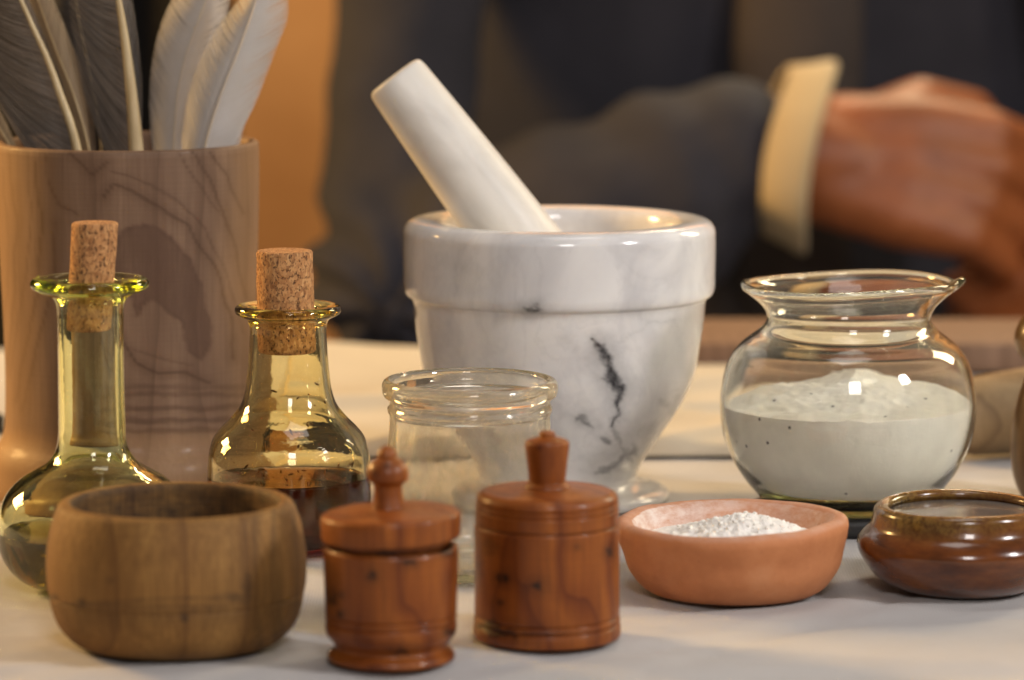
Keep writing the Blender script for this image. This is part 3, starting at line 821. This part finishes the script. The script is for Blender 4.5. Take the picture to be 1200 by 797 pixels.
inner = [[(0, 578), (80, 576), (102, 569), (115, 556), (130, 535), (140.5, 508), (144.8, 478), (142, 449), (134.5, 424), (124, 409), (112, 400), (99, 391), (91.5, 379), (91, 369), (96, 356.5), (105, 346), (113, 338), (116, 333)]]
t = thing('glass_pot', 'round pale green glass pot half filled with speckled white powder', 'pot', s.loc)
link('glass_body', lathe('glass_body', s, inner+outer, nseg=144, sub=6, deform=rim_wave), POTGLASS, t)
def mound(co, th, rp, row):
    if row > 472.6: return co
    k = s.unit(); q = rp/143
    x = co.x/k; y = co.y/k
    h = 26*math.exp(-(((x-48)/100)**2)**2.0-(((y-62)/105)**2)**1.6) + 5*math.sin(x*.055+0.6)*math.exp(-((y-40)/60)**2) + 14*math.exp(-(((x+70)/50)**2+((y-20)/80)**2)) + 5*fbm(x*.028, y*.028, 3, 3) + 1.0*fbm(x*.12, y*.12, 3, 3) - 2 + 4*math.sin(th*2+0.8)*q
    co = co.copy(); co.z += h*k*(1-0.45*q**8); return co
pw = [[(0, 577.5), (79, 575.6), (101.4, 568.4), (114.4, 555.6), (129.4, 534.5), (139.9, 507.6), (144.1, 480), (144.2, 473)],
      [(144.2, 472.5), (0, 472.5)]]
link('powder', lathe('powder', s, pw, nseg=144, sub=6, step=3.0, deform=mound), POWDER, t)

# ------------------------------------------------------------------ wooden bowl
s = Spot(208, 750)
def bowl_stain_shade(px, row, front, co):
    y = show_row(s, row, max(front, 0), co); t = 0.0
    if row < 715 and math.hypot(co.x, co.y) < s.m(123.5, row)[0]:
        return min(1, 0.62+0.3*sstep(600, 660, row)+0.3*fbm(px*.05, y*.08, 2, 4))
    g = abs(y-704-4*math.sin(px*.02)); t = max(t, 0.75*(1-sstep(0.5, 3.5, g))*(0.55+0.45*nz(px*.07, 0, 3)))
    t = max(t, 0.35*sstep(704, 708, y)*(1-sstep(706, 760, y)))  # darker below the scribed line, fading downward
    t = max(t, (0.06+0.62*sstep(265, 325, px))*max(0, 0.35+1.0*nz(px*.17, y*.010, 5.5)))  # dark streaks; their growth to the right is shade put into the colour
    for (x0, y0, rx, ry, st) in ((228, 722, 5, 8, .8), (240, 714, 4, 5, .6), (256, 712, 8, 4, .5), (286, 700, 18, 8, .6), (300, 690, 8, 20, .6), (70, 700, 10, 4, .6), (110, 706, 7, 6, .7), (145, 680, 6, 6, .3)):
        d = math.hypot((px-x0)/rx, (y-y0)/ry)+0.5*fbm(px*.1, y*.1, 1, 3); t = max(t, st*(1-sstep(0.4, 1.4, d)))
    return max(0, min(1, t + 0.35*sstep(760, 776, y)))  # darker towards the foot
prof = [[(0, 728), (85, 726), (108, 715), (117, 690), (120, 650), (119.5, 610), (119.5, 592), (121, 588.5), (126, 586), (132, 586.5), (137, 590), (141, 598), (147, 617), (151, 640), (152.3, 660), (151, 684), (149.8, 690)],
        [(149.8, 690), (148.6, 691.3), (149, 693)], [(149, 693), (146, 710), (140, 726), (131, 738), (121, 747), (114, 750)], [(114, 750), (0, 750)]]
o = link('wooden_bowl', lathe('wooden_bowl', s, prof, nseg=240, sub=7, step=2.6, attrs={'stain': bowl_stain_shade}), BOWLWOOD, loc=s.loc)
tag(o, 'wide old brown wooden bowl with scribed line before the bottles', 'bowl')

# ------------------------------------------------------------------ lidded yew pots
def knots(sp, lst):
    def fn(px, row, front, co):
        if front < -0.2: return 0.0
        y = show_row(sp, row, max(front, 0), co); t = 0.0
        for (x0, y0, rx, ry, st) in lst:
            d = math.hypot((px-x0)/rx, (y-y0)/ry)
            if d > 4: continue
            d += 0.55*fbm(px*.13, y*.13, 2.1, 3); t = max(t, st*(1-sstep(0.45, 1.25, d)), st*0.28*(1-sstep(0.8, 3.2, d)))
        return min(1, t)
    return fn
s = Spot(458.5, 771)
ka = knots(s, [(440, 673, 6, 7, 1), (480, 659, 8, 5, .9), (524, 648, 9, 4, .8), (386, 695, 4, 14, .8), (394, 700, 5, 12, .8), (401, 720, 6, 6, .8), (403, 697, 3, 6, .7), (472, 763, 12, 5, .85), (528, 741, 9, 6, .8), (455, 648, 14, 5, .7), (458, 545, 6, 4, .6), (444, 556, 4, 3, .6), (395, 640, 10, 4, .5)])
t = thing('lidded_pot', 'smaller reddish wooden pot with ball-knobbed lid sitting slightly ajar', 'lidded pot', s.loc)
body = [[(0, 748), (66, 744), (70, 700), (70.5, 643), (72, 639.5), (77, 639), (79, 642), (79, 650), (78, 690), (77, 716)],
        [(77, 716), (75, 717.5), (77, 719)], [(77, 719), (76.8, 724)], [(76.8, 724), (74.7, 725.6), (76.6, 727.4)],
        [(76.6, 727.4), (77, 734), (75.5, 741), (70, 749), (66, 754), (66.5, 758), (72, 762), (74.5, 766), (74.5, 769.5), (73, 771)], [(73, 771), (0, 771)]]
link('body', lathe('body', s, body, nseg=160, sub=6, step=2.2, attrs={'knot': ka}), YEW, t)
def tilt(ax_, ay_, piv):
    def df(co, th, rp, row):
        z0 = s.m(0, piv)[1]; q = co.copy(); q.z += ax_*q.x+ay_*q.y; return q
    return df
lid = [[(0, 639), (68, 639)], [(68, 639), (68, 630.5), (80, 630), (81.8, 627)], [(81.8, 627), (82.3, 606), (81, 601.5), (76, 599.5)], [(76, 599.5), (50, 597), (24, 594.5), (0, 594)]]
lo = link('lid', lathe('lid', s, lid, nseg=160, sub=6, step=2.5, deform=tilt(0.035, 0.0, 630), attrs={'knot': ka}), YEW, t)
knob = [[(0, 596), (21, 596)], [(21, 596), (19.5, 591), (17.2, 580), (17, 570), (18.5, 566)], [(18.5, 566), (23, 563), (24.6, 557), (24.4, 550), (21, 543), (14, 537.5), (11, 536)],
        [(11, 536), (11.8, 533), (10, 528), (5, 523.5), (2, 522), (0, 521.5)]]
def kshift(co, th, rp, row): return co+Vector((-2.5*s.unit()-0.02*(co.z-s.m(0, 596)[1]), 0, 0))
link('knob', lathe('knob', s, knob, nseg=80, sub=6, deform=kshift, attrs={'knot': ka}), YEW, lo)
s = Spot(641, 745)
kb = knots(s, [(584, 678, 4, 6, 1), (593, 678, 5, 7, 1), (628, 687, 8, 6, .95), (586, 707, 5, 5, .8), (713, 646, 5, 6, .9), (676, 641, 4, 4, .5), (575, 735, 18, 8, .8), (590, 742, 24, 8, .8), (640, 742, 40, 3, .5), (562, 668, 6, 18, .4), (575, 640, 14, 12, .35)])
t = thing('lidded_pot', 'larger reddish wooden pot with tight lid and flat-topped knob', 'lidded pot', s.loc)
body = [[(0, 725), (70, 722), (76, 700), (76, 615), (79, 613), (83.2, 613)], [(83.2, 613), (84.6, 614.5), (84.8, 640), (84.8, 690), (85, 718)], [(85, 718), (82.9, 719.9), (85.4, 722)], [(85.4, 722), (85.8, 726), (83.4, 728.3), (86, 730.5)],
        [(86, 730.5), (86.6, 737), (86, 743), (84.5, 745)], [(84.5, 745), (0, 745)]]
link('body', lathe('body', s, body, nseg=160, sub=6, step=2.2, attrs={'knot': kb}), YEW, t)
lid = [[(0, 618), (75, 618)], [(75, 618), (75, 612.3), (82.6, 612.0), (84.2, 610.5)], [(84.2, 611.5), (84, 596)], [(84, 596), (81.9, 594.6), (83.8, 593)], [(83.8, 593), (84, 590), (81.6, 588.5), (83.4, 586.8)],
       [(83.4, 586.8), (83, 582), (80, 577.5), (75, 575)], [(75, 575), (50, 573), (30, 571), (0, 570)]]
lo = link('lid', lathe('lid', s, lid, nseg=160, sub=6, step=2.2, attrs={'knot': kb}), YEW, t)
knob = [[(0, 573), (26, 573)], [(26, 573), (27, 570.5), (25.5, 567.5), (21.5, 565.5)], [(21.5, 565.5), (22, 558), (24, 540), (26.2, 522), (25.8, 518), (22, 515)], [(22, 515), (14, 512.8), (9.5, 512)], [(9.5, 512), (9.6, 508), (8, 505.8), (0, 505.3)]]
link('knob', lathe('knob', s, knob, nseg=80, sub=6, attrs={'knot': kb}), YEW, lo)

# ------------------------------------------------------------------ terracotta dish with white powder
s = Spot(859, 690)
def rp_of(co): return math.hypot(co.x, co.y)/s.unit()
def dust_fn(px, row, front, co):
    out_r = 136 if row < 620 else 136-(row-620)*0.44
    inn = rp_of(co) < min(119, out_r-9)
    if inn: return 0.95*(0.45+0.55*(1-sstep(740, 900, px)))
    y = show_row(s, row, max(front, -1), co)
    return 0.7*(1-sstep(596, 606, row))*(1-sstep(740, 800, px)) + 0.25*(1-sstep(606, 614, row))
def dish_def(co, th, rp, row):
    k = s.unit(); f = sstep(660, 610, row)
    q = co.copy()
    q.z += f*k*(5.0*math.sin(th)*(0.6+0.4*math.cos(th-2.6))+2.6*math.sin(2*th+0.2)+2.5*nz(math.cos(th)*2, math.sin(th)*2, 4))
    g = 1+f*(0.022*math.sin(3*th+1)+0.012*nz(math.cos(th)*3, math.sin(th)*3, 1.0))+0.004*nz(math.cos(th)*6, math.sin(th)*6, row*0.05)
    q.x *= g; q.y *= g; return q
prof = [[(0, 672), (85, 671), (100, 660), (106, 640), (109, 622), (113, 613), (120, 607.5), (128, 606.5), (134, 610), (136.5, 617), (135, 626), (130, 642), (125, 660), (116, 675), (107, 685), (99, 690)], [(99, 690), (0, 690)]]
t = thing('terracotta_dish', 'shallow terracotta dish with uneven rim holding crumbly white powder', 'dish', s.loc)
link('bowl', lathe('bowl', s, prof, nseg=180, sub=7, step=3, deform=dish_def, attrs={'dust': dust_fn}), TERRA, t)
def mound2(co, th, rp, row):
    k = s.unit(); x = co.x/k; y = co.y/k
    h = 19*math.exp(-(((x-22)/72)**2+((y-8)/75)**2)) + 4.0*fbm(x*.06, y*.06, 3, 4) + 1.3*fbm(x*.3, y*.3, 8, 3)
    q = co.copy(); e = rp/110
    q.z += k*h*(1-e**4); return q
me = lathe('powder', s, [[(0, 622), (110, 631)]], nseg=180, sub=60, deform=mound2)
link('powder', me, POWDER2, t)
bm = bmesh.new(); rnd = random.Random(12); k = s.unit()
for i in range(170):
    x = rnd.gauss(26, 45); y = rnd.gauss(5, 40)
    if math.hypot(x, y) > 92: continue
    base = s.m(0, 622+9*math.hypot(x, y)/110)[1]; e = math.hypot(x, y)/108
    h = (19*math.exp(-(((x-22)/72)**2+((y-8)/75)**2)) + 4.0*fbm(x*.06, y*.06, 3, 4) + 1.3*fbm(x*.3, y*.3, 8, 3))*(1-e**4)
    r = rnd.choice((1, 1, 1.5))*rnd.uniform(0.7, 1.9)*k
    mt = Matrix.Translation((x*k, y*k, base+h*k+r*0.2)) @ Matrix.Rotation(rnd.uniform(0, 6), 4, 'Z') @ Matrix.Diagonal((r*rnd.uniform(.8, 1.4), r, r*rnd.uniform(.6, 1), 1))
    g = bmesh.ops.create_icosphere(bm, subdivisions=1, radius=1, matrix=mt)
    for v in g['verts']: v.co += Vector((rnd.gauss(0, .18), rnd.gauss(0, .18), rnd.gauss(0, .18)))*r
o = link('crumbs', bm_mesh(bm, 'crumbs'), POWDER2, t); o['kind'] = 'stuff'

# ------------------------------------------------------------------ glazed brown bowl
s = Spot(1127, 687)
def rim_fn(px, row, front, co): return max(0, min(1, (1-sstep(596, 626, row))*(1.0+0.5*nz(px*.03, row*.05, 2)) * (0.45+0.55*(1-sstep(1040, 1160, px)))))
prof = [[(0, 660), (70, 655), (92, 635), (94, 615), (89, 602), (86, 597), (87, 593), (92, 590.5), (99, 591), (103.5, 595), (105, 602), (106.5, 609), (109, 615), (116, 622), (122, 630), (123.5, 637), (120.5, 647), (115, 657)],
        [(115, 657), (104, 671), (92, 680), (82, 685), (76, 687)], [(76, 687), (0, 685)]]
t = thing('glazed_bowl', 'squat shiny brown glazed bowl filled with grey paste', 'bowl', s.loc)
def gl_def(co, th, rp, row):
    q = co.copy(); q.z += 0.0005*math.sin(th*2+1)*sstep(650, 600, row); g = 1+0.006*nz(math.cos(th)*2, math.sin(th)*2, row*.03); q.x *= g; q.y *= g; return q
link('bowl', lathe('bowl', s, prof, nseg=180, sub=7, step=3, deform=gl_def, attrs={'rim': rim_fn}), GLAZE, t)
link('paste', lathe('paste', s, [[(0, 600), (60, 600), (88.6, 600.2)], [(88.6, 600.2), (91, 606), (0, 606)]], nseg=96, sub=4), PASTE, t)

# ------------------------------------------------------------------ things at the far side of the table
s = Spot(1236, 588)
prof = [[(0, 352), (12, 354), (30, 362), (44, 376), (50.5, 395), (47, 412), (37, 425), (34, 432), (38, 444), (46, 470), (52, 505), (52.5, 535), (48, 562), (40, 580), (34, 588)], [(34, 588), (0, 588)]]
o = link('gourd_flask', lathe('gourd_flask', s, prof, nseg=96, sub=6), GOURDWOOD, loc=s.loc)
tag(o, 'dark brown double-bulbed gourd flask standing behind the glazed bowl', 'flask')

# rounded wooden block: a short tapered log lying down
D0 = ground_d(545)
bm = bmesh.new()
r0, r1 = 0.0205, 0.0285
c0 = Vector((0.222, D0+0.020, r0)); c1 = Vector((0.345, D0+0.050, r1))
pts = [c0.lerp(c1, f/8) for f in range(9)]; rad = [r0*0.97+(r1-r0)*(f/8) for f in range(9)]
tube(bm, [p-c0 for p in pts], [r0*0.8]+[r-0.0005 for r in rad[1:]], 40)
for v in bm.verts:
    wp = v.co + c0
    if wp.z < 0.0006: v.co.z = 0.0006-c0.z
o = link('wooden_club', bm_mesh(bm, 'wooden_club'), BLOCKWOOD, loc=c0)
tag(o, 'thick rounded wooden club lying behind the glass pot', 'club')

# flat wooden box at the rear edge of the table
D2 = ground_d(438)
o = box('wooden_board', (0.0, 0.0, 0.009), (0.36, 0.12, 0.0175), BOARDWOOD, None, 0.002)
o.location = (0.285, D2+0.06, 0.0006)
tag(o, 'flat brown wooden board lying at the rear edge of the table', 'board')

# small black stopper by the cup
s = Spot(-6, 506)
o = link('black_stopper', lathe('black_stopper', s, [[(0, 484), (8, 485), (12, 490), (11, 498), (13, 506)], [(13, 506), (0, 506)]], nseg=40, sub=5), SLATE, loc=s.loc)
tag(o, 'tiny black stopper on the tablecloth behind the wooden cup', 'stopper')

# ------------------------------------------------------------------ the person behind the table
DP = 2.82
pr = thing('person', 'person in dark charcoal jacket with cream cuff, hands working at the table', 'person', (0.12, 2.80, -0.30))
org = Vector((0.12, 2.80, -0.30))
uP = depth(DP, 0.1)/F
def Q(px, row, dD=0.0): return P(px, row, DP+dD)-org
sh_r = Q(500, -240, 0.22); el_r = Q(455, 322, 0.02); wr_r = Q(937, 180, -0.02)
sh_l = Q(1240, -240, 0.22); el_l = Q(1500, 290, 0.1); wr_l = Q(1300, 330, 0.0)
chest = Q(865, -120, 0.32); belly = Q(865, 330, 0.34); pelvis = Q(870, 720, 0.30); neck0 = Q(870, -330, 0.28); head_c = Q(868, -560, 0.25)
# jacket
bm = bmesh.new()
tube(bm, [pelvis, belly, chest, Q(870, -230, 0.29)], [0.25, 0.26, 0.265, 0.19], 24, ((0, 1, 0), 0.55))
tube(bm, [Q(560, -250, 0.26), Q(870, -275, 0.28), Q(1180, -250, 0.26)], [0.062, 0.075, 0.062], 16)
tube(bm, [sh_r, sh_r.lerp(el_r, .45), el_r+Vector((0, 0, 0.012))], [0.068, 0.058, 0.054], 18)
tube(bm, [el_r, el_r.lerp(wr_r, .35)+Vector((0, 0, -0.004)), el_r.lerp(wr_r, .7), wr_r+Vector((-0.056, 0, -0.006))], [0.064, 0.074, 0.074, 0.062], 18)
tube(bm, [sh_l, sh_l.lerp(el_l, .5), el_l], [0.066, 0.055, 0.048], 18)
tube(bm, [el_l, el_l.lerp(wr_l, .5), wr_l+Vector((0.062, 0, 0))], [0.05, 0.048, 0.040], 18)
me = remesh(bm, 'jacket', 0.007, 5)
src = [(v.co.copy(), v.normal.copy()) for v in me.vertices]
newco = []
for c, nrm in src:
    f = 0.0
    # folds gather round the elbow
    d = (c-el_r).length
    a = math.atan2(c.z-el_r.z+0.02, c.x-el_r.x)
    f += 0.007*math.sin(a*8+5*nz(c.x*9, c.y*9, c.z*9))*math.exp(-(d/0.13)**2)
    f += 0.004*math.sin((c.x*0.9+c.z*0.45)*85+3*nz(c.x*8, c.y*8, c.z*8))*math.exp(-((c-el_r.lerp(wr_r, .55)).length/0.16)**2)
    f += 0.0035*fbm(c.x*10, c.y*10, c.z*10, 3)
    newco += list(c + nrm*f)
me.vertices.foreach_set('co', newco); me.update()
jk = link('jacket', me, JACKET, pr)
# waistcoat front showing between the lapels
bm = bmesh.new()
tube(bm, [Q(930, 330, 0.165), Q(935, 60, 0.155), Q(945, -160, 0.165)], [0.045, 0.052, 0.045], 18, ((0, 1, 0), 0.5))
link('waistcoat', remesh(bm, 'waistcoat', 0.006, 3), WAIST, pr)
# cuff: short flared sleeve end
def cuff_mesh(wr, dirv, r, ln):
    dirv = dirv.normalized(); a = dirv.orthogonal().normalized(); c = dirv.cross(a)
    vs = []; fs = []; n = 48
    ring = [(-0.02, r*0.92), (0.0, r*1.0), (ln*0.5, r*1.04), (ln, r*1.06), (ln+0.002, r*1.04), (ln, r*1.0), (ln*0.4, r*0.96), (-0.02, r*0.86)]
    for (tt, rr) in ring:
        for i in range(n):
            th = 2*math.pi*i/n; q = 1+0.02*math.sin(th*3+tt*40)+0.012*math.sin(th*7)
            vs.append(wr+dirv*(tt+0.006*math.sin(th*2))+(a*math.cos(th)+c*math.sin(th))*rr*q)
    m = len(ring)
    for j in range(m):
        for i in range(n):
            fs.append((j*n+i, j*n+(i+1) % n, ((j+1) % m)*n+(i+1) % n, ((j+1) % m)*n+i))
    bm = bmesh.new(); bv = [bm.verts.new(v) for v in vs]
    for f in fs: bm.faces.new([bv[k] for k in f])
    return bm_mesh(bm, 'cuff')
dr = Vector((1, 0.05, 0.02))
link('cuff', cuff_mesh(wr_r+Vector((-0.004, 0, 0.0)), Vector((1, 0.0, -0.16)), 0.068, 0.012), CUFF, pr)
link('cuff', cuff_mesh(wr_l+Vector((0.02, 0, 0)), (wr_l-el_l), 0.046, 0.025), CUFF, pr)
# body: hands, arms, torso core, neck, head as one surface
bm = bmesh.new()
def hand(wr, X, T, Bk, k, curl):
    """X along the hand, T toward the thumb, Bk out of the back of the hand"""
    X = X.normalized(); T = T.normalized(); Bk = Bk.normalized()
    def p(x, t_, b_): return wr+(X*x+T*t_+Bk*b_)*k
    tube(bm, [p(-0.035, 0, 0), p(-0.015, 0, 0), p(0.01, 0, 0)], [0.029*k, 0.028*k, 0.027*k], 14)
    for i, (tt, ln) in enumerate(((0.030, 0.94), (0.010, 1.0), (-0.011, 0.95), (-0.030, 0.80))):
        kn = p(0.088-0.004*abs(i-1), tt, 0.006)
        tube(bm, [p(0.0, tt*0.5, 0), p(0.045, tt*0.85, 0.006), kn], [0.021*k, 0.018*k, 0.0125*k], 12)
        a = 0.0; q = kn; rr = 0.0105*k
        pts = [q]; rad = [0.0115*k]
        for seg, ln2 in enumerate((0.045, 0.028, 0.022)):
            a += curl[seg]
            q = q+(X*math.cos(a)-Bk*math.sin(a))*ln2*ln*k + T*(-0.003*k*(i-1.5))
            pts.append(q); rad.append((0.0102-0.001*seg)*k)
        tube(bm, pts, rad, 12)
    # thumb from the side of the palm
    tube(bm, [p(0.012, 0.018, -0.008), p(0.045, 0.046, -0.016), p(0.074, 0.050, -0.028), p(0.094, 0.036, -0.036)], [0.018*k, 0.0145*k, 0.0122*k, 0.0100*k], 12)
hand(wr_r+Vector((0.02, 0, -0.004)), Vector((0.98, -0.05, -0.18)), Vector((0.22, 0.35, 0.9)), Vector((0.05, -0.93, 0.35)), 1.38, (0.75, 1.15, 0.8))
hand(wr_l+Vector((0.05, 0, 0)), Vector((-0.93, -0.05, -0.12)), Vector((0.0, 0.5, 0.8)), Vector((0.0, -0.85, 0.5)), 1.2, (0.5, 0.9, 0.6))
tube(bm, [wr_r+Vector((-0.05, 0, 0)), el_r.lerp(wr_r, .5), el_r], [0.032, 0.040, 0.042], 14)
tube(bm, [wr_l+Vector((0.03, 0, 0)), el_l.lerp(wr_l, .5), el_l], [0.030, 0.036, 0.038], 14)
tube(bm, [el_r, sh_r, Q(870, -260, 0.28), sh_l, el_l], [0.04, 0.05, 0.055, 0.05, 0.036], 14)
tube(bm, [pelvis, belly, chest, Q(870, -230, 0.29)], [0.11, 0.11, 0.11, 0.09], 20, ((0, 1, 0), 0.6))
tube(bm, [Q(870, -260, 0.29), neck0, Q(869, -430, 0.27)], [0.06, 0.055, 0.052], 16)
tube(bm, [head_c+Vector((0, -0.01, -0.075)), head_c+Vector((0, 0, 0.0)), head_c+Vector((0, 0.012, 0.045))], [0.055, 0.074, 0.078], 20)
tube(bm, [head_c+Vector((0, -0.078, 0.012)), head_c+Vector((0, -0.092, -0.022))], [0.009, 0.014], 10)
for sx in (-1, 1):
    tube(bm, [head_c+Vector((sx*0.076, 0.01, 0.02)), head_c+Vector((sx*0.08, 0.012, -0.02))], [0.016, 0.011], 10, ((1, 0, 0), 0.5))
    tube(bm, [head_c+Vector((sx*0.015, -0.078, 0.028)), head_c+Vector((sx*0.045, -0.070, 0.028))], [0.009, 0.008], 10)
tube(bm, [head_c+Vector((-0.022, -0.066, -0.056)), head_c+Vector((0, -0.073, -0.056)), head_c+Vector((0.022, -0.066, -0.056))], [0.007, 0.009, 0.007], 10)
link('body', remesh(bm, 'body', 0.0035, 14), SKIN, pr)
bm = bmesh.new()
tube(bm, [head_c+Vector((0, 0.035, -0.03)), head_c+Vector((0, 0.028, 0.03)), head_c+Vector((0, 0.010, 0.068))], [0.070, 0.082, 0.074], 20)
link('hair', remesh(bm, 'hair', 0.006, 2), HAIR, pr)
